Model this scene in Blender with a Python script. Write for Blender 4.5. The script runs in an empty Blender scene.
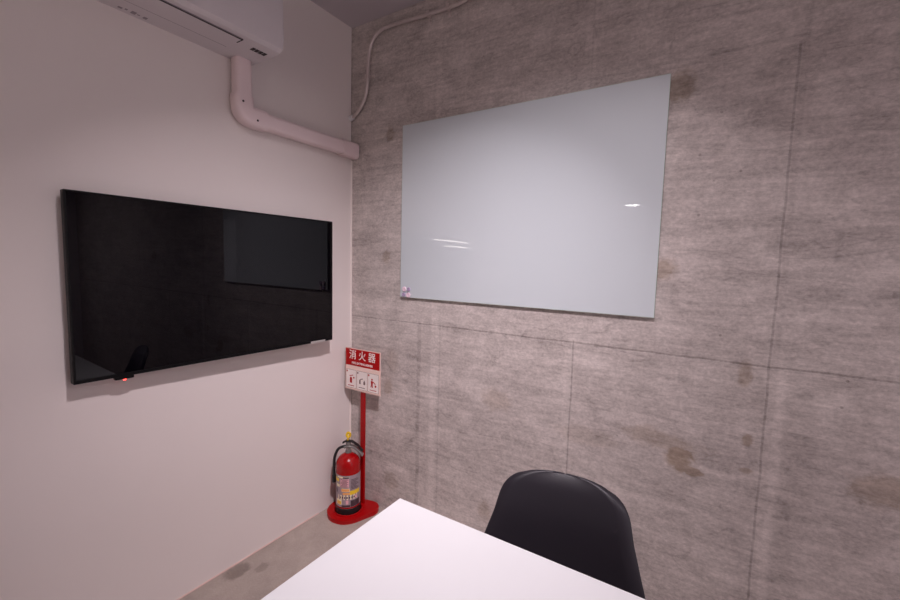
import bpy, bmesh, math, random
from mathutils import Vector, Matrix
random.seed(4)
PI = math.pi
sc = bpy.context.scene
col = sc.collection

# ------------------------------------------------------------------ camera
F_PX, YAW, PITCH, ROLL = 416.26, math.radians(-32.21), math.radians(-5.09), math.radians(1.48)
cy_, sy_, cp_, sp_ = math.cos(YAW), math.sin(YAW), math.cos(PITCH), math.sin(PITCH)
fw = Vector((sy_ * cp_, cy_ * cp_, sp_)); rt = Vector((cy_, -sy_, 0)); up = rt.cross(fw)
r2 = math.cos(ROLL) * rt + math.sin(ROLL) * up
u2 = -math.sin(ROLL) * rt + math.cos(ROLL) * up
cam_d = bpy.data.cameras.new('camera'); cam = bpy.data.objects.new('camera', cam_d); col.objects.link(cam)
cam_d.sensor_width = 36; cam_d.lens = F_PX / 900 * 36; cam_d.clip_start = 0.02
cam.matrix_world = Matrix(((r2.x, u2.x, -fw.x, 1.7572), (r2.y, u2.y, -fw.y, -1.7198), (r2.z, u2.z, -fw.z, 1.4), (0, 0, 0, 1)))
sc.camera = cam

# ------------------------------------------------------------------ world, light, exposure
w = bpy.data.worlds.new('world'); sc.world = w; w.use_nodes = True
w.node_tree.nodes['Background'].inputs[0].default_value = (0.6, 0.55, 0.75, 1)
w.node_tree.nodes['Background'].inputs[1].default_value = 0.05
sc.view_settings.view_transform = 'Standard'; sc.view_settings.look = 'None'
sc.view_settings.gamma = 1; sc.view_settings.use_curve_mapping = False
sc.view_settings.exposure = 0.14
CEIL = 2.66

def area_lamp(name, loc, size, watts, color, spread=PI, size_y=None, rot=(0, 0, 0)):
    d = bpy.data.lights.new(name, 'AREA'); o = bpy.data.objects.new(name, d); col.objects.link(o)
    d.shape = 'DISK' if size_y is None else 'RECTANGLE'
    d.size = size
    if size_y: d.size_y = size_y
    d.energy = watts; d.color = color; d.spread = spread
    o.location = loc; o.rotation_euler = rot
    return o
LX, LY, LZ = 1.50, -1.16, 2.615
def aimed(p, t): return (Vector(t) - Vector(p)).to_track_quat('-Z', 'Y').to_euler()
# the adjustable spot over the table is tilted into the corner: a tight core and a wider skirt
area_lamp('table_spot_core_lamp', (LX, LY, LZ), .11, 5.8, (1.0, .885, .95), spread=math.radians(80), rot=aimed((LX, LY, LZ), (.3, -.3, .2)))
area_lamp('table_spot_skirt_lamp', (LX, LY, LZ), .11, 4.6, (1.0, .885, .95), spread=math.radians(88), rot=aimed((LX, LY, LZ), (.95, -.05, .1)))
area_lamp('side_downlight_lamp', (3.75, -1.25, 2.615), .11, 17, (1.0, .885, .955), spread=math.radians(150))
area_lamp('added_fill_lamp', (5.15, -1.3, 1.3), 1.4, 9, (.97, .87, 1.0), size_y=1.4, rot=(0, PI / 2, 0))  # fill light added at the unseen right wall, no known source there

# ------------------------------------------------------------------ materials
def srgb(c):
    return tuple(((v / 255) / 12.92 if v / 255 <= .04045 else ((v / 255 + .055) / 1.055) ** 2.4) for v in c)
def mat(name, rgb, rough=.5, metal=0, spec=.5, coat=0, crough=.03, emit=None, estr=0, noise=0, nscale=40, bump=0, bscale=200, lin=False):
    m = bpy.data.materials.new(name); m.use_nodes = True
    nt = m.node_tree; b = nt.nodes['Principled BSDF']
    c = tuple(rgb) if lin else srgb(rgb)
    b.inputs['Base Color'].default_value = (*c, 1); b.inputs['Roughness'].default_value = rough
    b.inputs['Metallic'].default_value = metal; b.inputs['Specular IOR Level'].default_value = spec
    if coat: b.inputs['Coat Weight'].default_value = coat; b.inputs['Coat Roughness'].default_value = crough
    if emit: b.inputs['Emission Color'].default_value = (*emit, 1); b.inputs['Emission Strength'].default_value = estr
    tc = nt.nodes.new('ShaderNodeTexCoord')
    if noise:
        n = nt.nodes.new('ShaderNodeTexNoise'); n.inputs['Scale'].default_value = nscale; n.inputs['Detail'].default_value = 5
        nt.links.new(tc.outputs['Object'], n.inputs['Vector'])
        mx = nt.nodes.new('ShaderNodeMix'); mx.data_type = 'RGBA'
        mx.inputs[6].default_value = (*[v * (1 - noise) for v in c], 1); mx.inputs[7].default_value = (*[min(1, v * (1 + noise)) for v in c], 1)
        nt.links.new(n.outputs['Fac'], mx.inputs[0]); nt.links.new(mx.outputs[2], b.inputs['Base Color'])
    if bump:
        n = nt.nodes.new('ShaderNodeTexNoise'); n.inputs['Scale'].default_value = bscale; n.inputs['Detail'].default_value = 3
        nt.links.new(tc.outputs['Object'], n.inputs['Vector'])
        bp = nt.nodes.new('ShaderNodeBump'); bp.inputs['Strength'].default_value = bump; bp.inputs['Distance'].default_value = .002
        nt.links.new(n.outputs['Fac'], bp.inputs['Height']); nt.links.new(bp.outputs['Normal'], b.inputs['Normal'])
    return m

class NT:
    """tiny expression helper over shader math nodes"""
    def __init__(s, m):
        s.nt = m.node_tree; s.tc = s.nt.nodes.new('ShaderNodeTexCoord')
        sep = s.nt.nodes.new('ShaderNodeSeparateXYZ'); s.link(s.tc.outputs['Object'], sep.inputs[0])
        s.x, s.y, s.z = sep.outputs
    def link(s, a, b): s.nt.links.new(a, b)
    def setin(s, sock, v):
        if isinstance(v, (int, float)): sock.default_value = v
        else: s.link(v, sock)
    def op(s, o, a, b=None, c=None, clamp=False):
        n = s.nt.nodes.new('ShaderNodeMath'); n.operation = o; n.use_clamp = clamp
        s.setin(n.inputs[0], a)
        if b is not None: s.setin(n.inputs[1], b)
        if c is not None: s.setin(n.inputs[2], c)
        return n.outputs[0]
    def add(s, a, b): return s.op('ADD', a, b)
    def mul(s, a, b): return s.op('MULTIPLY', a, b)
    def sub(s, a, b): return s.op('SUBTRACT', a, b)
    def smooth(s, v, a, b):
        """1 where v is below a, 0 above b"""
        n = s.nt.nodes.new('ShaderNodeMapRange'); n.interpolation_type = 'SMOOTHSTEP'
        s.setin(n.inputs[0], v); n.inputs[1].default_value = a; n.inputs[2].default_value = b
        n.inputs[3].default_value = 1; n.inputs[4].default_value = 0
        return n.outputs[0]
    def rise(s, v, a, b): return s.sub(1, s.smooth(v, a, b))
    def noise(s, scale, detail=4, sx=1, sy=1, sz=1, rough=.55, dist=0):
        mp = s.nt.nodes.new('ShaderNodeMapping'); mp.inputs['Scale'].default_value = (sx, sy, sz)
        s.link(s.tc.outputs['Object'], mp.inputs[0])
        n = s.nt.nodes.new('ShaderNodeTexNoise'); n.inputs['Scale'].default_value = scale; n.inputs['Detail'].default_value = detail
        n.inputs['Roughness'].default_value = rough; n.inputs['Distortion'].default_value = dist
        s.link(mp.outputs[0], n.inputs['Vector']); return n.outputs['Fac']
    def mix(s, f, a, b):
        n = s.nt.nodes.new('ShaderNodeMix'); n.data_type = 'RGBA'; s.setin(n.inputs[0], f)
        for i, v in ((6, a), (7, b)):
            if isinstance(v, tuple): n.inputs[i].default_value = (*v, 1)
            else: s.link(v, n.inputs[i])
        return n.outputs[2]
    def scalecol(s, c, f):
        n = s.nt.nodes.new('ShaderNodeVectorMath'); n.operation = 'SCALE'; s.link(c, n.inputs[0]); s.setin(n.inputs[3], f); return n.outputs[0]

def concrete_wall_material():
    m = bpy.data.materials.new('board_formed_concrete'); m.use_nodes = True
    e = NT(m); b = m.node_tree.nodes['Principled BSDF']
    big = e.noise(1.4, 3, 1, 1, 1.2); mid = e.noise(9, 6, .7, 1, 1.2, .65, .7); fine = e.noise(95, 5, .8, 1, 1.1, .75)
    grit = e.noise(38, 5, .75, 1, 1.3, .7, .4)
    streak = e.noise(6, 5, .30, 1, 3.0, .62, 1.6); streak2 = e.noise(22, 4, .22, 1, 2.2, .7, 1.2)
    cloud = e.noise(3.6, 6, 1, 1, 1, .62, 1.5)
    v = e.add(.60, e.mul(e.sub(big, .5), .25))
    v = e.add(v, e.mul(e.sub(mid, .5), .55)); v = e.add(v, e.mul(e.sub(streak, .5), .55))
    v = e.add(v, e.mul(e.sub(streak2, .5), .28)); v = e.add(v, e.mul(e.sub(fine, .5), .85)); v = e.add(v, e.mul(e.sub(cloud, .5), .45))
    v = e.add(v, e.mul(e.sub(grit, .5), .60))
    # formwork joints: dark hairlines with a paler band beside them
    wob = e.mul(e.sub(e.noise(5, 3), .5), .012)
    xw = e.add(e.x, wob); zw = e.add(e.z, wob)
    joint = 0
    def vline(x, wd, z0, z1, s):
        l = e.smooth(e.op('ABSOLUTE', e.sub(xw, x)), wd * .4, wd)
        l = e.mul(l, e.mul(e.rise(e.z, z0 - .02, z0), e.smooth(e.z, z1, z1 + .02)))
        return e.mul(l, s)
    def hline(z, wd, x0, x1, s):
        l = e.smooth(e.op('ABSOLUTE', e.sub(zw, z)), wd * .4, wd)
        l = e.mul(l, e.mul(e.rise(e.x, x0 - .02, x0), e.smooth(e.x, x1, x1 + .02)))
        return e.mul(l, s)
    brk = e.add(.45, e.mul(e.noise(14, 3), 1.0))
    dark = hline(1.084, .005, -1, 9, .22)
    for a in (vline(1.284, .005, -.1, 1.084, .22), vline(1.935, .005, -.1, 2.1, .20), vline(1.950, .012, -.1, 2.66, .07), vline(.492, .016, -.1, 1.084, .13),
              vline(.62, .006, -.1, 1.084, .10), hline(2.13, .007, 1.3, 9, .10), vline(3.25, .006, -.1, 2.7, .22),
              vline(2.60, .006, -.1, 1.084, .22), vline(1.30, .005, 1.9, 2.7, .08), vline(.60, .006, 1.9, 2.7, .06)):
        dark = e.add(dark, a)
    dark = e.mul(dark, brk)
    pale = vline(1.962, .030, -.1, 1.06, .13)
    for a in (vline(.585, .028, -.1, 2.7, .08), vline(1.29, .03, 2.0, 2.7, .05), vline(1.262, .018, -.1, 1.06, .05), hline(1.13, .05, 1.95, 3, .03)):
        pale = e.add(pale, a)
    smudge = e.mul(vline(2.03, .05, .15, .95, .12), e.noise(12, 4))
    smudge = e.add(smudge, e.mul(vline(.45, .06, .1, 1.0, .16), e.noise(9, 4)))
    v = e.sub(e.add(v, pale), e.add(dark, smudge))
    tide = e.noise(2.3, 3, .45, 1, 1.5, .5, .9); tm = e.rise(e.noise(3.3, 2, 1.1), .46, .60)
    tide = e.mul(e.smooth(e.op('ABSOLUTE', e.sub(tide, .5)), .002, .010), tm)
    tide2 = e.noise(3.1, 3, .35, 1, 1.3, .5, 1.2); tide2 = e.mul(e.smooth(e.op('ABSOLUTE', e.sub(tide2, .44)), .001, .007), e.sub(1, tm))
    v = e.sub(v, e.add(e.mul(tide, .11), e.mul(tide2, .10)))
    # air holes
    vo = m.node_tree.nodes.new('ShaderNodeTexVoronoi'); vo.inputs['Scale'].default_value = 14; e.link(e.tc.outputs['Object'], vo.inputs['Vector'])
    hole = e.mul(e.smooth(vo.outputs['Distance'], .035, .09), e.rise(e.noise(3.1, 2), .50, .62))
    v = e.sub(v, e.mul(hole, .25))
    ring = e.mul(e.smooth(e.op('ABSOLUTE', e.sub(vo.outputs['Distance'], .17)), .008, .035), e.rise(e.noise(4.7, 2, 1.3), .52, .64))
    v = e.sub(v, e.mul(ring, .10))
    c = e.mix(e.op('ADD', v, 0, clamp=True), (.13, .106, .096), (.84, .75, .71))
    # brown damp stains left by the formwork ties
    n1 = e.noise(22, 5, .8, 1, 1.2, .7, .8); n2 = e.noise(6, 4, .6, 1, 1.4, .6, .5)
    st = 0
    for (x, z, rx, rz, s) in ((1.61, 2.045, .05, .055, .75), (1.605, 1.398, .045, .045, .75), (.277, 2.063, .03, .035, .6), (.262, 1.423, .03, .035, .6),
                              (.285, .711, .035, .05, .5), (.936, .775, .075, .05, .40), (1.60, .765, .085, .035, .50), (1.695, .70, .05, .055, .95), (1.62, .75, .14, .035, .5), (1.74, .66, .03, .02, .9),
                              (2.24, .745, .085, .06, .65), (1.872, 1.045, .025, .05, .65), (1.895, .82, .018, .025, .8), (1.90, .712, .02, .012, .7),
                              (.31, .18, .05, .05, .4), (.90, .215, .04, .05, .5), (1.36, .70, .16, .04, .25), (.31, .86, .04, .06, .25), (2.9, 1.4, .05, .05, .6)):
        dx = e.mul(e.sub(e.x, x), 1 / rx); dz = e.mul(e.sub(e.z, z), 1 / rz)
        d = e.op('SQRT', e.add(e.mul(dx, dx), e.mul(dz, dz)))
        d = e.add(d, e.add(e.mul(e.sub(n1, .5), 1.7), e.mul(e.sub(n2, .5), 1.4)))
        k = e.mul(e.smooth(d, .60, 1.20), s)
        st = k if st == 0 else e.op('MAXIMUM', st, k)
    mul = m.node_tree.nodes.new('ShaderNodeMix'); mul.data_type = 'RGBA'; mul.blend_type = 'MULTIPLY'
    e.link(st, mul.inputs[0]); e.link(c, mul.inputs[6]); mul.inputs[7].default_value = (.64, .565, .475, 1)
    e.link(mul.outputs[2], b.inputs['Base Color'])
    b.inputs['Roughness'].default_value = .62; b.inputs['Specular IOR Level'].default_value = .35
    h = e.add(e.mul(fine, .5), e.add(e.mul(dark, -3), e.mul(hole, -2))); h = e.add(h, e.mul(streak2, .6))
    bp = m.node_tree.nodes.new('ShaderNodeBump'); bp.inputs['Strength'].default_value = .35; bp.inputs['Distance'].default_value = .003
    e.link(h, bp.inputs['Height']); e.link(bp.outputs['Normal'], b.inputs['Normal'])
    return m

def concrete_floor_material():
    m = bpy.data.materials.new('trowelled_concrete'); m.use_nodes = True
    e = NT(m); b = m.node_tree.nodes['Principled BSDF']
    big = e.noise(2.4, 5); mid = e.noise(13, 5, 1, 1, 1, .65, .6); fine = e.noise(150, 3, 1, 1, 1, .7)
    v = e.add(.52, e.mul(e.sub(big, .5), .5)); v = e.add(v, e.mul(e.sub(mid, .5), .45)); v = e.add(v, e.mul(e.sub(fine, .5), .45))
    for (x, y, r_, s) in ((.045, -.735, .05, .35), (.12, -.66, .03, .2)):
        dx = e.sub(e.x, x); dy = e.mul(e.sub(e.y, y), .7); d = e.op('SQRT', e.add(e.mul(dx, dx), e.mul(dy, dy)))
        d = e.add(d, e.mul(e.sub(mid, .5), .05)); v = e.sub(v, e.mul(e.smooth(d, r_ * .6, r_), s))
    c = e.mix(e.op('ADD', v, 0, clamp=True), (.16, .13, .11), (.56, .475, .42))
    e.link(c, b.inputs['Base Color']); b.inputs['Roughness'].default_value = .5
    bp = m.node_tree.nodes.new('ShaderNodeBump'); bp.inputs['Strength'].default_value = .2; bp.inputs['Distance'].default_value = .002
    e.link(fine, bp.inputs['Height']); e.link(bp.outputs['Normal'], b.inputs['Normal'])
    return m

M = dict(
    concrete=concrete_wall_material(), floor=concrete_floor_material(),
    paint=mat('white_wall_paint', (228, 218, 214), .55, noise=.02, nscale=3, bump=.12, bscale=260),
    ceil=mat('ceiling_paint', (196, 188, 192), .7, noise=.03, nscale=4),
    paint2=mat('partition_paint', (226, 220, 224), .5, noise=.01),
    table=mat('white_laminate', (230, 230, 231), .32, noise=.005, nscale=8),
    tedge=mat('laminate_edge', (205, 198, 200), .4),
    wmetal=mat('white_powder_coat', (225, 222, 222), .4),
    screen=mat('black_glass_screen', (3, 2, 6), .008, spec=.33),
    tvback=mat('black_plastic', (6, 5, 7), .5, spec=.2),
    silver=mat('silver_badge', (205, 200, 198), .3, .5),
    steel=mat('galvanised_steel', (214, 202, 198), .34, .35, noise=.08, nscale=30),
    glass=mat('white_backed_glass', (211, 219, 223), .35, coat=1.0, crough=.014),
    glassedge=mat('glass_edge', (205, 222, 214), .15),
    acw=mat('white_ac_plastic', (216, 208, 210), .42), acgap=mat('dark_gap', (52, 44, 48), .7), acline=mat('seam_shade_plastic', (150, 140, 145), .6),
    duct=mat('pinkish_white_duct_plastic', (232, 212, 212), .4), screw=mat('dark_screw', (70, 58, 58), .5, .6),
    red=mat('gloss_red_enamel', (158, 2, 6), .25, spec=.35, coat=.15), redm=mat('red_powder_coat', (164, 2, 6), .4, spec=.3),
    signred=mat('red_print', (178, 2, 5), .5, spec=.2), signwhite=mat('white_print', (246, 236, 230), .45), signpink=mat('pale_pink_print', (246, 218, 206), .45),
    signgrey=mat('grey_print', (120, 95, 92), .5), signbeige=mat('sign_backing', (226, 196, 186), .5),
    black=mat('black_rubber', (18, 17, 19), .45), valve=mat('satin_nickel', (150, 146, 142), .35, .7),
    yellow=mat('yellow_plastic', (236, 196, 40), .4), label_grey=mat('label_grey_print', (158, 140, 146), .5), label_cream=mat('label_cream_print', (240, 226, 190), .5),
    label_pink=mat('label_pink_print', (226, 170, 178), .5), label_orange=mat('label_orange_print', (238, 168, 96), .5), label_dark=mat('label_dark_print', (70, 48, 56), .5),
    shell=mat('black_moulded_plastic', (31, 27, 35), .48, spec=.5, bump=.05, bscale=500),
    chairleg=mat('black_steel', (24, 22, 24), .4, .4),
    mag_pink=mat('pink_white_magnet', (240, 214, 226), .35), mag_lilac=mat('lilac_magnet', (176, 160, 190), .35),
    tube=mat('glowing_tube', (255, 250, 240), .4, emit=(1, .90, .84), estr=210),
    lens=mat('lamp_lens', (255, 245, 245), .4, emit=(1, .93, .95), estr=22), led=mat('red_led', (255, 40, 40), .3, emit=(1, .06, .05), estr=5),
)

# ------------------------------------------------------------------ mesh helpers
def bx(bm, lo, hi, bevel=0, seg=2):
    r = bmesh.ops.create_cube(bm, size=1); vs = r['verts']
    for v in vs:
        v.co = Vector([(lo[i] + hi[i]) / 2 + v.co[i] * (hi[i] - lo[i]) for i in range(3)])
    if bevel:
        es = list({e for v in vs for e in v.link_edges})
        bmesh.ops.bevel(bm, geom=es, offset=bevel, segments=seg, profile=.5, affect='EDGES')
    return bm
def lathe(bm, prof, c=(0, 0, 0), n=40, cap=True):
    rings = []
    for r, z in prof:
        rings.append([bm.verts.new((c[0] + r * math.cos(2 * PI * k / n), c[1] + r * math.sin(2 * PI * k / n), c[2] + z)) for k in range(n)])
    for a, b in zip(rings, rings[1:]):
        for k in range(n): bm.faces.new((a[k], a[(k + 1) % n], b[(k + 1) % n], b[k]))
    if cap: bm.faces.new(rings[0][::-1]); bm.faces.new(rings[-1])
    return bm
def sweep(bm, pts, section, upv=(0, 0, 1), cap=True):
    """section: list of (a,b) offsets in the plane normal to the path; a along side, b along up"""
    pts = [Vector(p) for p in pts]; rings = []
    for i, p in enumerate(pts):
        t = (pts[min(i + 1, len(pts) - 1)] - pts[max(i - 1, 0)]).normalized()
        s = t.cross(Vector(upv)).normalized(); u = s.cross(t).normalized()
        rings.append([bm.verts.new(p + s * a + u * b) for a, b in section])
    n = len(section)
    for a, b in zip(rings, rings[1:]):
        for k in range(n): bm.faces.new((a[k], a[(k + 1) % n], b[(k + 1) % n], b[k]))
    if cap: bm.faces.new(rings[0][::-1]); bm.faces.new(rings[-1])
    return bm
def circ(r, n=16): return [(r * math.cos(2 * PI * k / n), r * math.sin(2 * PI * k / n)) for k in range(n)]
def rrect(a, b, r, n=5):
    out = []
    for cx, cy, st in ((a - r, b - r, 0), (-a + r, b - r, 90), (-a + r, -b + r, 180), (a - r, -b + r, 270)):
        for k in range(n + 1):
            t = math.radians(st + 90 * k / n); out.append((cx + r * math.cos(t), cy + r * math.sin(t)))
    return out
def catmull(P, n=10):
    P = [Vector(p) for p in P]; P = [2 * P[0] - P[1]] + P + [2 * P[-1] - P[-2]]; out = []
    for i in range(1, len(P) - 2):
        for k in range(n):
            t = k / n; a, b, c, d = P[i - 1:i + 3]
            out.append(.5 * ((2 * b) + (c - a) * t + (2 * a - 5 * b + 4 * c - d) * t * t + (3 * b - a - 3 * c + d) * t ** 3))
    out.append(P[-2]); return out
def prism(bm, pts, z0, z1, bevel=0):
    a = [bm.verts.new((p[0], p[1], z0)) for p in pts]; b = [bm.verts.new((p[0], p[1], z1)) for p in pts]; n = len(pts)
    for k in range(n): bm.faces.new((a[k], a[(k + 1) % n], b[(k + 1) % n], b[k]))
    bm.faces.new(a[::-1]); top = bm.faces.new(b)
    if bevel: bmesh.ops.bevel(bm, geom=list(top.edges), offset=bevel, segments=3, profile=.5, affect='EDGES')
    return bm
def obj(name, bm, m, parent=None, smooth=None):
    bmesh.ops.recalc_face_normals(bm, faces=bm.faces)
    me = bpy.data.meshes.new(name); bm.to_mesh(me); bm.free()
    me.materials.append(m)
    if smooth is not None:
        for p in me.polygons: p.use_smooth = True
        me.set_sharp_from_angle(angle=math.radians(smooth))
    o = bpy.data.objects.new(name, me); col.objects.link(o)
    if parent:
        o.parent = parent; par = parent; off = Vector((0, 0, 0))
        while par: off += par.location; par = par.parent
        o.location = -off        # meshes are written in room coordinates
    return o
def thing(name, label, cat, loc, group=None):
    o = bpy.data.objects.new(name, None); o.empty_display_size = .1; col.objects.link(o); o.location = loc
    o['label'] = label; o['category'] = cat
    if group: o['group'] = group
    return o
def tag(o, label, cat, group=None):
    o['label'] = label; o['category'] = cat
    if group: o['group'] = group
    return o
def struct(name, bm, m, parent=None):
    o = obj(name, bm, m, parent)
    if not parent: o['kind'] = 'structure'
    return o
def NB(): return bmesh.new()

# ------------------------------------------------------------------ room shell
YB = -2.42          # low partition behind the camera
XR = 5.2
struct('floor', bx(NB(), (-3.0, -9.1, -.1), (XR, .0, 0)), M['floor'])
struct('ceiling', bx(NB(), (-3.0, -9.1, CEIL), (XR, .0, CEIL + .1)), M['ceil'])
struct('wall_back', bx(NB(), (-3.0, .0, -.1), (XR, .2, CEIL + .1)), M['concrete'])
struct('wall_left', bx(NB(), (-.12, YB, 0), (0, -.006, CEIL)), M['paint'])
struct('wall_right', bx(NB(), (XR, -9.1, -.1), (XR + .12, .2, CEIL + .1)), M['paint2'])
struct('wall_front', bx(NB(), (-3.0, -9.22, -.1), (XR, -9.1, CEIL + .1)), M['paint2'])
struct('wall_hall', bx(NB(), (-3.12, -9.22, -.1), (-3.0, .2, CEIL + .1)), M['paint2'])
struct('wall_partition', bx(NB(), (0, YB - .08, 0), (XR, YB, 1.25), .002), M['paint2'])
struct('trim_1', bx(NB(), (0, -.009, 0), (.006, -.0005, 1.955), .0008), M['signwhite'])
struct('trim_2', bx(NB(), (0, YB, 0), (.004, -.24, .006), .001), M['signbeige'])

struct('added_fill_panel_1', bx(NB(), (XR - .03, -2.05, .55), (XR - .001, -.55, 2.05), .004), M['wmetal'])  # blank panel added out of view behind the added fill light
# ceiling lamps
def downlight(x, y, r, label):
    t = thing('ceiling_downlight', label, 'ceiling light', (x, y, CEIL))
    obj('trim_ring', lathe(NB(), [(r, -.0005), (r, -.006), (r - .004, -.010), (r - .016, -.010), (r - .018, -.0005)], (x, y, CEIL), cap=False), M['wmetal'], t, 40)
    obj('lens', lathe(NB(), [(r - .0185, -.001), (r - .0185, -.005), (.001, -.0055)], (x, y, CEIL)), M['lens'], t, 40)
downlight(LX, LY, .075, 'round recessed ceiling downlight above the white table')
downlight(3.75, -1.25, .075, 'round recessed ceiling downlight beyond the right end of the table')
downlight(.27, -7.48, .15, 'round ceiling downlight far behind the partition, mirrored in the glass board')

def pendant(x, ya, yb_, z, label):
    t = thing('tube_lamp', label, 'lamp', (x, (ya + yb_) / 2, z), None)
    obj('housing', bx(NB(), (x - .02, ya, z + .016), (x + .02, yb_, z + .040), .003), M['wmetal'], t)
    obj('tube', bx(NB(), (x - .004, ya + .01, z + .0015), (x + .004, yb_ - .01, z + .0155), .002), M['tube'], t)
    for y in (ya + .2, yb_ - .2): obj('wire', lathe(NB(), [(.0015, 0), (.0015, CEIL - z - .0395)], (x, y, z + .0395), 8), M['steel'], t)
pendant(3.0, -7.60, -5.45, 1.86, 'long hanging tube lamp behind the low partition, the higher of the pair')
pendant(3.2, -7.80, -6.2, 1.765, 'hanging tube lamp behind the low partition, the lower and shorter of the pair')

# ------------------------------------------------------------------ television
TX, Y0, Y1, Z0, Z1 = .070, -1.259, -.213, .980, 1.596
tv = thing('television', 'large flat black television mounted on the white wall', 'television', (.035, (Y0 + Y1) / 2, Z0))
obj('housing', bx(bx(NB(), (TX - .030, Y0, Z0), (TX - .001, Y1, Z1), .003), (TX - .052, Y0 + .16, Z0 + .06), (TX - .029, Y1 - .16, Z0 + .42), .006), M['tvback'], tv)
obj('screen', bx(NB(), (TX - .002, Y0 + .006, Z0 + .013), (TX, Y1 - .006, Z1 - .006), .0006, 1), M['screen'], tv)
bz = NB()
bx(bz, (TX - .004, Y0 + .001, Z0 + .001), (TX + .0012, Y1 - .001, Z0 + .0125), .0008, 1); bx(bz, (TX - .004, Y0 + .001, Z1 - .006), (TX + .0012, Y1 - .001, Z1 - .0005), .0008, 1)
bx(bz, (TX - .004, Y0 + .001, Z0 + .0125), (TX + .0012, Y0 + .006, Z1 - .006)); bx(bz, (TX - .004, Y1 - .006, Z0 + .0125), (TX + .0012, Y1 - .001, Z1 - .006))
obj('bezel', bz, M['tvback'], tv)
ir = obj('sensor_housing', bx(NB(), (TX - .022, -1.150, Z0 - .010), (TX - .001, -1.095, Z0 + .002), .003), M['tvback'], tv)
obj('indicator_light', lathe(NB(), [(.0045, 0), (.0045, .003), (.002, .005)], (TX - .006, -1.122, Z0 - .0135), 12), M['led'], ir, 40)['label'] = 'glowing red standby light'
obj('badge', bx(NB(), (TX, -.350, Z0 - .001), (TX + .003, -.262, Z0 + .010), .001), M['silver'], tv)['label'] = 'silver badge at the lower right corner'
obj('wall_bracket', bx(bx(NB(), (.0075, -.98, 1.12), (.016, -.49, 1.40), .002), (.012, -.86, 1.16), (TX - .046, -.61, 1.36), .002), M['tvback'], tv)

tv.rotation_euler.z = math.radians(-1.3)      # the right end stands a little further off the wall

# ------------------------------------------------------------------ glass board
WX0, WX1, WZ0, WZ1 = .3727, 1.5806, 1.2158, 2.087
wb = thing('glass_board', 'large blank frosted white glass writing board on the concrete wall', 'whiteboard', ((WX0 + WX1) / 2, -.006, WZ0))
obj('panel', bx(NB(), (WX0 + .0012, -.0140, WZ0 + .0012), (WX1 - .0012, -.0078, WZ1 - .0012), .0006, 1), M['glass'], wb)
fr = NB()
for lo, hi in (((WX0, -.0138, WZ0), (WX1, -.0072, WZ0 + .0025)), ((WX0, -.0138, WZ1 - .0025), (WX1, -.0072, WZ1)), ((WX0, -.0138, WZ0 + .0025), (WX0 + .0025, -.0072, WZ1 - .0025)), ((WX1 - .0025, -.0138, WZ0 + .0025), (WX1, -.0072, WZ1 - .0025))):
    bx(fr, lo, hi)
obj('polished_edge', fr, M['glassedge'], wb)
for z in (WZ0 + .06, WZ1 - .10): obj('backing_rail', bx(NB(), (WX0 + .05, -.0078, z), (WX1 - .05, -.0005, z + .04)), M['steel'], wb)
mags = [(.402, 1.2585, .0125, 'mag_pink', 'pinkish white round magnet, upper left of the cluster in the corner of the glass board'),
        (.4285, 1.229, .013, 'mag_pink', 'pinkish white round magnet, lowest and brightest in the corner of the glass board'),
        (.4310, 1.2590, .0105, 'mag_lilac', 'dull lilac round magnet right of the upper pinkish one on the glass board'),
        (.3985, 1.2290, .0105, 'mag_lilac', 'dull lilac round magnet left of the lowest pinkish one on the glass board')]
for x, z, r, mm, lb in mags:
    bm = lathe(NB(), [(r * .86, 0), (r, .0012), (r, .006), (r * .9, .0075), (r * .45, .0078), (r * .38, .0068), (.0008, .0066)], n=28)
    bmesh.ops.rotate(bm, verts=bm.verts, cent=(0, 0, 0), matrix=Matrix.Rotation(PI / 2, 3, 'X'))
    bmesh.ops.translate(bm, verts=bm.verts, vec=(x, -.0141, z))
    tag(obj('magnet', bm, M[mm], None, 35), lb, 'magnet', 'magnets on the glass board')

# ------------------------------------------------------------------ air conditioner
AZ, AD, AR, AL = 2.22, .235, -.605, -1.50
ac = thing('air_conditioner', 'long white split air conditioner high on the wall above the television', 'air conditioner', (0, (AR + AL) / 2, AZ))
prof = [(.0005, AZ), (.165, AZ), (.215, AZ + .004), (.232, AZ + .016), (AD, AZ + .05), (AD, AZ + .25), (.222, AZ + .275), (.19, AZ + .285), (.0005, AZ + .285)]
bm = NB()
ra = [bm.verts.new((x, AL, z)) for x, z in prof]; rb = [bm.verts.new((x, AR, z)) for x, z in prof]
for k in range(len(prof)): j = (k + 1) % len(prof); bm.faces.new((ra[k], ra[j], rb[j], rb[k]))
bm.faces.new(ra[::-1]); bm.faces.new(rb)
bmesh.ops.bevel(bm, geom=[e for e in bm.edges if abs(e.verts[0].co.y - e.verts[1].co.y) < 1e-6], offset=.004, segments=2, affect='EDGES')
obj('casing', bm, M['acw'], ac, 30)
g = NB()      # shadow gap around the louver
bx(g, (.084, AL + .09, AZ - .0006), (.196, AR - .150, AZ + .002)); obj('louver_gap', g, M['acline'], ac)
g = bx(NB(), (.189, AL + .09, AZ - .0022), (.1945, AR - .150, AZ + .002)); bx(g, (.155, AR - .150, AZ - .0022), (.1945, AR - .1465, AZ + .002)); obj('air_slot', g, M['acgap'], ac)
obj('louver', bx(NB(), (.0905, AL + .0925, AZ - .003), (.189, AR - .152, AZ + .001), .0012), M['acw'], ac)
g = NB()
for k in range(4):
    bx(g, (.148, AR - .092 + k * .016, AZ - .001), (.172, AR - .079 + k * .016, AZ + .002))
obj('display_window', g, M['acgap'], ac)['label'] = 'small dark slotted window'
g = NB()
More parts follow.
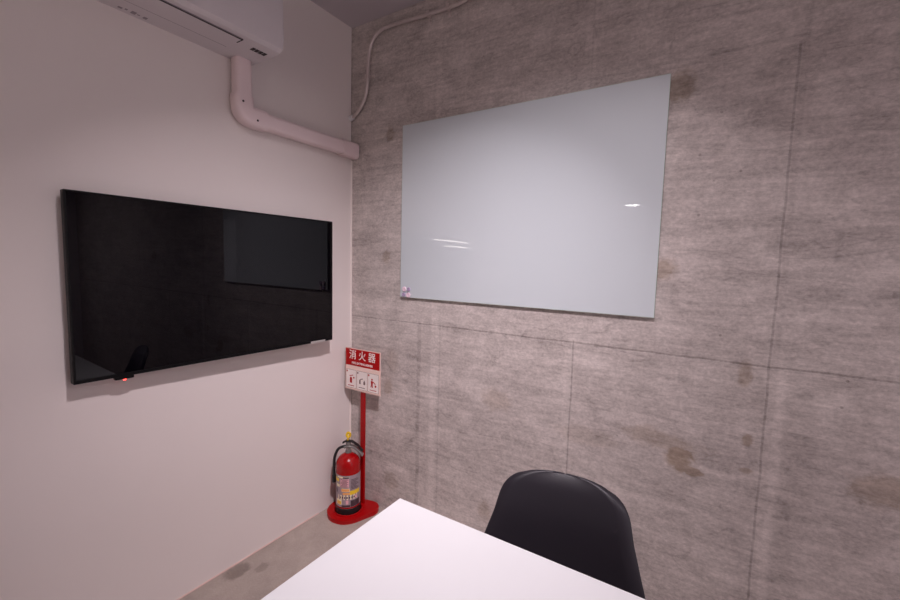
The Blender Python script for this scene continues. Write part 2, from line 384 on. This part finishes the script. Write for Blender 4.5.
for k, ww in enumerate((.012, .007, .014, .008, .012)):
    bx(g, (.018 + (k % 2) * .006, -1.085 + k * .018, AZ - .0006), (.030 + (k % 3) * .004, -1.085 + k * .018 + ww, AZ + .001))
obj('marking', g, M['acline'], ac)
# ------------------------------------------------------------------ refrigerant duct
dc = thing('pipe_duct', 'pinkish white plastic pipe cover with an elbow below the air conditioner', 'pipe duct', (.03, -.66, 1.96))
def ductsec(k=1): return [(a, b) for a, b in rrect(.038 * k, .030 * k, .022)]
DX = .0325
obj('upright_cover', sweep(NB(), [(DX, -.662, 2.219), (DX, -.662, 2.055)], [(a, b) for a, b in rrect(.0290, .035, .018)], (0, 1, 0)), M['duct'], dc, 40)
pe = catmull([(DX, -.662, 2.075), (DX, -.662, 2.045), (DX, -.655, 2.015), (DX, -.632, 2.000), (DX, -.590, 1.9985), (DX, -.560, 1.9985)], 6)
# elbow swept in the wall plane (side axis = out of the wall)
def sweep_wall(bm, pts, sec):
    pts = [Vector(p) for p in pts]; rings = []
    for i, p in enumerate(pts):
        t = (pts[min(i + 1, len(pts) - 1)] - pts[max(i - 1, 0)]).normalized(); s = Vector((1, 0, 0)); u = s.cross(t).normalized()
        rings.append([bm.verts.new(p + s * a + u * b) for a, b in sec])
    n = len(sec)
    for a, b in zip(rings, rings[1:]):
        for k in range(n): bm.faces.new((a[k], a[(k + 1) % n], b[(k + 1) % n], b[k]))
    bm.faces.new(rings[0][::-1]); bm.faces.new(rings[-1]); return bm
el = obj('elbow', sweep_wall(NB(), pe, rrect(.0318, .0425, .021)), M['duct'], dc, 40)
obj('level_cover', sweep_wall(NB(), [(DX, -.565, 1.9985), (DX, -.10, 1.9985)], rrect(.0290, .0350, .018)), M['duct'], dc, 40)
cp = [(DX, -.115, 1.9985), (DX, -.020, 1.9985)]
obj('end_cap', sweep_wall(NB(), cp + [(DX, -.008, 1.9985)], rrect(.0318, .0425, .021)), M['duct'], dc, 40)
for y, z in ((-.676, 2.045), (-.612, 1.985)):
    bm = lathe(NB(), [(.0045, 0), (.0045, .002), (.0025, .003)], n=14)
    bmesh.ops.rotate(bm, verts=bm.verts, cent=(0, 0, 0), matrix=Matrix.Rotation(PI / 2, 3, 'Y')); bmesh.ops.translate(bm, verts=bm.verts, vec=(DX + .0315, y, z))
    obj('screw', bm, M['screw'], el, 40)

# ------------------------------------------------------------------ conduit on the concrete wall
cd = thing('conduit', 'thin bent grey metal conduit high in the corner of the concrete wall', 'conduit', (.13, -.016, 2.2))
cpts = catmull([(.020, -.016, 2.183), (.060, -.016, 2.205), (.105, -.016, 2.255), (.128, -.016, 2.33), (.133, -.016, 2.42), (.142, -.016, 2.50), (.170, -.016, 2.555), (.225, -.016, 2.588),
                (.33, -.016, 2.590), (.45, -.016, 2.583), (.60, -.016, 2.578), (.70, -.016, 2.580), (.75, -.016, 2.598), (.775, -.016, 2.635), (.778, -.016, 2.6595)], 8)
def sweep_y(bm, pts, sec):
    pts = [Vector(p) for p in pts]; rings = []
    for i, p in enumerate(pts):
        t = (pts[min(i + 1, len(pts) - 1)] - pts[max(i - 1, 0)]).normalized(); s = Vector((0, 1, 0)); u = s.cross(t).normalized()
        rings.append([bm.verts.new(p + s * a + u * b) for a, b in sec])
    n = len(sec)
    for a, b in zip(rings, rings[1:]):
        for k in range(n): bm.faces.new((a[k], a[(k + 1) % n], b[(k + 1) % n], b[k]))
    bm.faces.new(rings[0][::-1]); bm.faces.new(rings[-1]); return bm
obj('tube', sweep_y(NB(), cpts, circ(.0085)), M['steel'], cd, 60)
bm = NB(); sweep_y(bm, [(.0012, -.016, 2.178), (.006, -.016, 2.179), (.022, -.016, 2.1835)], circ(.014)); obj('end_bushing', bm, M['wmetal'], cd, 50)
for x, z, hz in ((.1315, 2.375, 0), (.522, 2.580, 1), (.635, 2.5785, 1)):
    bm = NB()
    if hz:
        bx(bm, (x - .008, -.0275, z - .0100), (x + .008, -.0255, z + .010)); bx(bm, (x - .008, -.0275, z - .0115), (x + .008, -.001, z - .0095)); bx(bm, (x - .008, -.0275, z + .0095), (x + .008, -.001, z + .0115))
        bx(bm, (x - .008, -.0035, z - .036), (x + .008, -.0005, z - .0095)); bx(bm, (x - .005, -.009, z - .030), (x + .005, -.003, z - .020), .002)
    else:
        bx(bm, (x - .010, -.0275, z - .008), (x + .010, -.0255, z + .008)); bx(bm, (x - .0115, -.0275, z - .008), (x - .0095, -.001, z + .008)); bx(bm, (x + .0095, -.0275, z - .008), (x + .0115, -.001, z + .008))
        bx(bm, (x + .0095, -.0035, z - .008), (x + .036, -.0005, z + .008)); bx(bm, (x + .020, -.009, z - .005), (x + .030, -.003, z + .005), .002)
    obj('saddle_clip', bm, M['steel'], cd)

# ------------------------------------------------------------------ extinguisher stand with sign
EX, EY = .125, -.138
st = thing('extinguisher_stand', 'red floor stand with a post and a fire extinguisher sign in the corner', 'stand', (EX, EY, 0))
def hull2(c1, r1, c2, r2_, n=40):
    pts = [(c1[0] + r1 * math.cos(t), c1[1] + r1 * math.sin(t)) for t in [2 * PI * k / n for k in range(n)]] + [(c2[0] + r2_ * math.cos(t), c2[1] + r2_ * math.sin(t)) for t in [2 * PI * k / n for k in range(n)]]
    pts = sorted(pts); 
    def half(ps):
        o = []
        for p in ps:
            while len(o) >= 2 and (o[-1][0] - o[-2][0]) * (p[1] - o[-2][1]) - (o[-1][1] - o[-2][1]) * (p[0] - o[-2][0]) <= 1e-9: o.pop()
            o.append(p)
        return o
    a = half(pts); b = half(pts[::-1]); return a[:-1] + b[:-1]
bm = prism(NB(), hull2((EX, EY), .113, (.203, -.066), .062), .0, .022, .008)
lathe(bm, [(.080, .020), (.080, .028), (.076, .0295), (.073, .028), (.073, .022)], (EX, EY, 0))
obj('base', bm, M['redm'], st, 35)
PX, PY = .150, -.052
obj('post', bx(NB(), (PX - .015, PY - .006, .018), (PX + .015, PY + .006, .88), .002), M['redm'], st)
SX0, SX1, SZ0, SZ1, SY = .026, .286, .674, .912, -.066
sg = obj('sign', bx(NB(), (SX0, SY - .0015, SZ0), (SX1, SY + .006, SZ1), .001), M['signbeige'], st); sg['label'] = 'red and white printed sign plate'
yb = SY - .0022
def plate(bm, x0, x1, z0, z1, d=0): return bx(bm, (x0, yb - .0003 - d, z0), (x1, SY - .001, z1))
obj('header', plate(NB(), SX0 + .004, SX1 - .004, .815, SZ1 - .004), M['signred'], sg)
obj('lower_panel', plate(NB(), SX0 + .004, SX1 - .004, SZ0 + .006, .812), M['signpink'], sg)
pw = (SX1 - SX0 - .012) / 3
for k in range(3):
    x0 = SX0 + .006 + k * pw
    f = plate(NB(), x0 + .002, x0 + pw - .002, SZ0 + .012, .790, .0004); pf = obj('picture_frame', f, M['signgrey'], sg)
    obj('picture_field', plate(NB(), x0 + .0035, x0 + pw - .0035, SZ0 + .0135, .7885, .0008), M['signwhite'], pf)
    c = NB(); xc = x0 + pw / 2; zc = .738
    def flat(pts, dd):      # a thin printed shape standing on the panel
        f0 = [c.verts.new((xc + a, yb - .0012, zc + b)) for a, b in pts]; f1 = [c.verts.new((xc + a, yb - .0014 - dd, zc + b)) for a, b in pts]
        for q in range(len(pts)): r_ = (q + 1) % len(pts); c.faces.new((f0[q], f0[r_], f1[r_], f1[q]))
        c.faces.new(f0[::-1]); c.faces.new(f1)
    def disc(a, b, r_, dd): flat([(a + r_ * math.cos(2 * PI * q / 14), b + r_ * math.sin(2 * PI * q / 14)) for q in range(14)], dd)
    bx(c, (x0 + .006, yb - .0016, .774), (x0 + .014, yb - .0012, .784))
    if k == 0:              # extinguisher with a pulled pin
        flat([(-.009, -.024), (.007, -.024), (.007, .004), (.002, .010), (-.004, .010), (-.009, .004)], .0002)
        flat([(-.012, .013), (.016, .020), (.015, .024), (-.013, .017)], .0003); disc(.021, .008, .005, .0004)
    elif k == 1:            # nozzle pointed at the fire
        flat([(-.020, -.020), (-.010, -.020), (-.010, .004), (-.020, .004)], .0002); flat([(-.015, .008), (.006, .014), (.008, .010), (-.013, .0045)], .0003)
        flat([(.012, -.020), (.024, -.020), (.025, -.008), (.018, .006), (.011, -.008)], .0002)
    else:                   # figure with a lever
        disc(-.008, .020, .0055, .0002); flat([(-.016, .012), (-.001, .012), (-.003, -.008), (-.001, -.024), (-.007, -.024), (-.009, -.010), (-.012, -.024), (-.018, -.024), (-.014, -.008)], .0003)
        flat([(.001, .010), (.018, .000), (.016, -.004), (.000, .005)], .0004); disc(.018, -.014, .006, .0002)
    bx(c, (xc - .024, yb - .0016, .697), (xc + .024, yb - .0012, .7005))
    obj('pictogram', c, M['signred'] if k != 1 else M['signgrey'], pf)
def text_mesh(name, body, size, center, m, parent, depth=.0006, bold=0, spacing=1):
    cu = bpy.data.curves.new(name, 'FONT'); cu.body = body; cu.size = size; cu.align_x = 'CENTER'; cu.align_y = 'CENTER'
    cu.extrude = depth; cu.offset = bold; cu.space_character = spacing
    tmp = bpy.data.objects.new(name, cu); col.objects.link(tmp)
    dg = bpy.context.evaluated_depsgraph_get(); me = bpy.data.meshes.new_from_object(tmp.evaluated_get(dg))
    bpy.data.objects.remove(tmp); bpy.data.curves.remove(cu)
    me.transform(Matrix.Translation(center) @ Matrix.Rotation(PI / 2, 4, 'X'))
    me.materials.clear(); me.materials.append(m)
    o = bpy.data.objects.new(name, me); col.objects.link(o)
    o.parent = parent; par = parent; off = Vector((0, 0, 0))
    while par: off += par.location; par = par.parent
    o.location = -off
    return o
# parent chain: plates already carry -offset, so children of 'sign' must cancel exactly to zero
def fix(o):
    p = o.parent; tot = Vector((0, 0, 0))
    while p: tot += p.location; p = p.parent
    o.location = -tot
t1 = text_mesh('lettering', '消 火 器', .056, (.156, yb - .0008, .873), M['signwhite'], sg, bold=.0002)
t2 = text_mesh('small_lettering', 'FIRE EXTINGUISHER', .0175, (.156, yb - .0008, .830), M['signwhite'], sg, bold=.0002)

# ------------------------------------------------------------------ fire extinguisher
BZ = .0225
fe = thing('fire_extinguisher', 'red fire extinguisher with a yellow pin and colourful label on the red stand', 'fire extinguisher', (EX, EY, BZ))
R = .0655
obj('cylinder', lathe(NB(), [(.058, .004), (R, .010), (R, .258), (R * .985, .270), (R * .93, .283), (R * .84, .295), (R * .70, .306), (R * .5, .315), (.022, .320), (.016, .324), (.016, .331)], (EX, EY, BZ), 56), M['red'], fe, 50)
obj('foot_ring', lathe(NB(), [(.060, 0), (R + .003, .001), (R + .003, .034), (R + .0005, .036), (R - .002, .036)], (EX, EY, BZ), 48, cap=False), M['black'], fe, 40)
def patch(bm, a0, a1, z0, z1, r, n=10):
    lo = [[], []]
    for k in range(n + 1):
        a = math.radians(a0 + (a1 - a0) * k / n)
        for q, z in enumerate((z0, z1)): lo[q].append(bm.verts.new((EX + r * math.cos(a), EY + r * math.sin(a), BZ + .044 + (z - .05) * 1.127)))
    for k in range(n): bm.faces.new((lo[0][k], lo[0][k + 1], lo[1][k + 1], lo[1][k]))
    return bm
lab = obj('label_sheet', patch(NB(), -160, 60, .050, .208, R + .0006, 40), M['label_grey'], fe, 60); lab['label'] = 'printed paper label with small coloured blocks'
A = -45   # the direction that faces the room
def blocks(name, lst, m, r):
    b = NB()
    for a0, a1, z0, z1 in lst: patch(b, A + a0, A + a1, z0, z1, r, 6)
    return obj(name, b, m, lab, 60)
blocks('cream_print', [(-55, 5, .196, .203), (-62, -42, .150, .163), (-50, 45, .088, .112), (-30, 8, .128, .145), (-62, -30, .062, .088)], M['label_cream'], R + .0010)
blocks('pink_print', [(-38, 4, .150, .193), (-10, 2, .066, .086), (30, 45, .092, .106)], M['label_pink'], R + .0012)
blocks('yellow_print', [(-72, -45, .176, .192), (8, 62, .112, .132), (-58, -33, .064, .080)], M['yellow'], R + .0014)
blocks('orange_print', [(-32, 6, .130, .143), (-25, 8, .114, .124), (-52, -40, .066, .076)], M['label_orange'], R + .0016)
b = NB()
for k in range(7): patch(b, A - 36 + (k % 3) * 3, A + 1 - (k % 2) * 6, .153 + k * .0058, .1552 + k * .0058, R + .0018, 6)
for k in range(8): patch(b, A + 12, A + 56 - (k % 3) * 8, .140 + k * .0066, .1425 + k * .0066, R + .0018, 6)
patch(b, A - 24, A + 4, .196, .202, R + .0018, 6); patch(b, A - 64, A - 56, .120, .142, R + .0018, 4); patch(b, A + 12, A + 60, .052, .084, R + .0018, 6); patch(b, A - 30, A + 10, .052, .062, R + .0018, 6)
for k in range(7): patch(b, A - 40 + k * 11, A - 34 + k * 11, .095, .104, R + .0018, 3)
o_ = NB()
obj('dark_print', b, M['label_dark'], lab, 60)
vz = BZ + .326
vb = lathe(NB(), [(.017, 0), (.017, .012), (.013, .014), (.012, .040), (.014, .042), (.014, .056), (.008, .060)], (EX, EY, vz), 24)
valve = obj('valve', vb, M['valve'], fe, 40)
ld = Vector((.80, .60, 0)).normalized(); sd = Vector((-ld.y, ld.x, 0)); c0 = Vector((EX, EY, vz))
def lever(pts, wd, th):
    return sweep(NB(), [c0 + ld * a + Vector((0, 0, z)) for a, z in pts], rrect(wd, th, th * .6, 3))
obj('carrying_handle', lever([(-.022, .030), (.0, .036), (.03, .030), (.058, .008), (.078, -.018)], .015, .006), M['valve'], fe, 50)
obj('squeeze_lever', lever([(-.030, .054), (-.01, .066), (.02, .062), (.050, .040), (.078, .008)], .011, .0035), M['black'], fe, 50)
pin = NB()
lathe(pin, [(.005, .0), (.005, .028), (.003, .030)], (EX - .004, EY, vz + .062), 12)
ringp = [c0 + Vector((0, 0, .098)) + ld * (.009 * math.cos(t)) + Vector((0, 0, .013 * math.sin(t))) for t in [2 * PI * k / 20 for k in range(20)]]
for k in range(20):
    a_, b_ = ringp[k], ringp[(k + 1) % 20]; sweep(pin, [a_, b_ + (b_ - a_) * .15], circ(.0068, 8), tuple(sd))
obj('safety_pin', pin, M['yellow'], fe, 60)['label'] = 'yellow plastic safety pin ring'
lf = Vector((-.71, -.70, 0))
hp = [c0 + Vector((0, 0, .030)) - lf * 0, c0 + lf * .025 + Vector((0, 0, .034)), c0 + lf * .055 + Vector((0, 0, .020)), c0 + lf * .073 + Vector((0, 0, -.025)), c0 + lf * .0762 + Vector((0, 0, -.08)), c0 + lf * .0762 + Vector((0, 0, -.13))]
obj('hose', sweep(NB(), catmull(hp, 8), circ(.0075, 12), (.7, -.71, .05)), M['black'], fe, 60)
noz = NB(); pn = [c0 + lf * .0765 + Vector((0, 0, -.125)), c0 + lf * .0768 + Vector((0, 0, -.165))]
sweep(noz, pn, circ(.0095, 12), (.7, -.71, .05)); obj('nozzle', noz, M['black'], fe, 60)

# ------------------------------------------------------------------ table
TBX0, TBX1, TBY0, TBY1, TZ = 1.015, 2.815, -1.592, -.792, .70
tb = thing('table', 'plain white rectangular table in front of the concrete wall', 'table', ((TBX0 + TBX1) / 2, (TBY0 + TBY1) / 2, 0))
top = obj('tabletop', bx(NB(), (TBX0, TBY0, TZ - .025), (TBX1, TBY1, TZ), .0015), M['table'], tb)
ap = NB()
bx(ap, (TBX0 + .06, TBY0 + .06, TZ - .075), (TBX1 - .06, TBY0 + .08, TZ - .025)); bx(ap, (TBX0 + .06, TBY1 - .08, TZ - .075), (TBX1 - .06, TBY1 - .06, TZ - .025))
bx(ap, (TBX0 + .06, TBY0 + .08, TZ - .075), (TBX0 + .08, TBY1 - .08, TZ - .025)); bx(ap, (TBX1 - .08, TBY0 + .08, TZ - .075), (TBX1 - .06, TBY1 - .08, TZ - .025))
obj('apron_frame', ap, M['wmetal'], tb)
for x in (TBX0 + .05, TBX1 - .09):
    for y in (TBY0 + .05, TBY1 - .09):
        lg = obj('leg', bx(NB(), (x, y, .006), (x + .04, y + .04, TZ - .025), .002), M['wmetal'], tb)
        obj('leg_foot', lathe(NB(), [(.014, 0), (.016, .002), (.016, .007)], (x + .02, y + .02, 0), 20), M['black'], lg, 40)

# ------------------------------------------------------------------ chair
CX, CY = 1.484, -.602       # plan position of the top of the backrest
ch = thing('shell_chair', 'black moulded plastic shell chair tucked between the table and the concrete wall', 'chair', (CX, CY - .25, 0))
# side profile, from the front lip of the seat to the top of the back (distance behind the top, height)
side = catmull([(0, -.50, .405), (0, -.47, .432), (0, -.40, .440), (0, -.28, .428), (0, -.18, .425), (0, -.115, .445), (0, -.078, .50), (0, -.056, .58), (0, -.035, .67), (0, -.014, .75), (0, .002, .818)], 12)
def lerp_tab(t, tab, lin=False):
    for (a, va), (b, vb_) in zip(tab, tab[1:]):
        if t <= b:
            k = (t - a) / (b - a); k = k if lin else k * k * (3 - 2 * k); return va + (vb_ - va) * k
    return tab[-1][1]
L = [0]
for a_, b_ in zip(side, side[1:]): L.append(L[-1] + (b_ - a_).length)
tot = L[-1]
def side_at(t):
    d = t * tot
    for i in range(len(L) - 1):
        if d <= L[i + 1] + 1e-9:
            k = (d - L[i]) / (L[i + 1] - L[i]); return side[i].lerp(side[i + 1], k)
    return side[-1]
NV, NU = 64, 40
bm = NB(); grid = []
for j in range(NV + 1):
    s_ = -math.cos(PI * j / NV); t = (s_ + 1) / 2            # dense at both ends
    p = side_at(t); q = side_at(min(1, t + .01)) - side_at(max(0, t - .01)); q.normalize()
    nrm = Vector((0, -q.z, q.y)) if True else None           # points up / forward
    if nrm.z < 0 and t < .4: nrm = -nrm
    if t >= .4 and nrm.y > 0: nrm = -nrm
    W = lerp_tab(t, [(0, .215), (.25, .232), (.45, .238), (.60, .236), (.70, .216), (.84, .183), (1.0, .158)], True)
    # rounded corners by a superellipse towards either end
    e1 = max(0, (t - .88) / .12); e0 = max(0, (.12 - t) / .12)
    W *= max(0, 1 - e1 ** 2.9) ** (1 / 2.9) * max(0, 1 - e0 ** 2.6) ** (1 / 2.6)
    W = max(W, .003)
    cup = lerp_tab(t, [(0, .004), (.3, .022), (.5, .045), (.65, .045), (.85, .030), (1, .020)])
    row = []
    for i in range(NU + 1):
        u = -math.cos(PI * i / NU) * .35 + (2 * i / NU - 1) * .65
        lift = cup * abs(u) ** 2.2 * (W / .2 if W < .2 else 1)
        edge = max(0, (abs(u) - .80) / .20); e_top = max(0, (t - .93) / .07); e_fr = max(0, (.02 - t) / .02)
        lift -= .017 * min(1.2, edge ** 2 + e_top ** 2) + .01 * e_fr ** 2
        row.append(bm.verts.new((CX + u * W, CY + p.y + nrm.y * lift, p.z + nrm.z * lift)))
    grid.append(row)
for j in range(NV):
    for i in range(NU): bm.faces.new((grid[j][i], grid[j][i + 1], grid[j + 1][i + 1], grid[j + 1][i]))
bmesh.ops.recalc_face_normals(bm, faces=bm.faces)
sh = obj('seat_shell', bm, M['shell'], ch, 70)
so = sh.modifiers.new('thickness', 'SOLIDIFY'); so.thickness = .0065; so.offset = 0
bv = sh.modifiers.new('soft_rim', 'BEVEL'); bv.width = .0022; bv.segments = 2; bv.limit_method = 'ANGLE'; bv.angle_limit = math.radians(60)
sy0 = CY - .28
fr = NB(); 
bx(fr, (CX - .13, sy0 - .13, .395), (CX + .13, sy0 - .11, .409), .003); bx(fr, (CX - .13, sy0 + .09, .395), (CX + .13, sy0 + .11, .409), .003)
bx(fr, (CX - .13, sy0 - .11, .395), (CX - .11, sy0 + .09, .409), .003); bx(fr, (CX + .11, sy0 - .11, .395), (CX + .13, sy0 + .09, .409), .003)
for px in (-.10, .10):
    for py in (-.10, .08): lathe(fr, [(.014, 0), (.014, .026)], (CX + px, sy0 + py, .404), 16)
obj('under_frame', fr, M['chairleg'], ch)
for sx in (-1, 1):
    for sy in (-1, 1):
        a_ = (CX + sx * .115, sy0 + sy * .105, .40); b_ = (CX + sx * .215, sy0 + sy * .205, .006)
        lg = obj('leg', sweep(NB(), [a_, b_], circ(.0115, 14), (0, 1, 0)), M['chairleg'], ch, 50)
        obj('leg_cap', lathe(NB(), [(.014, 0), (.015, .002), (.014, .014)], (b_[0], b_[1], 0), 16), M['black'], lg, 50)
br = NB()
ch.rotation_euler.z = math.radians(9)
for sx in (-1, 1): sweep(br, [(CX + sx * .165, sy0 - .155, .20), (CX - sx * .165, sy0 + .155, .20)], circ(.005, 8))
obj('cross_brace', br, M['chairleg'], ch, 50)
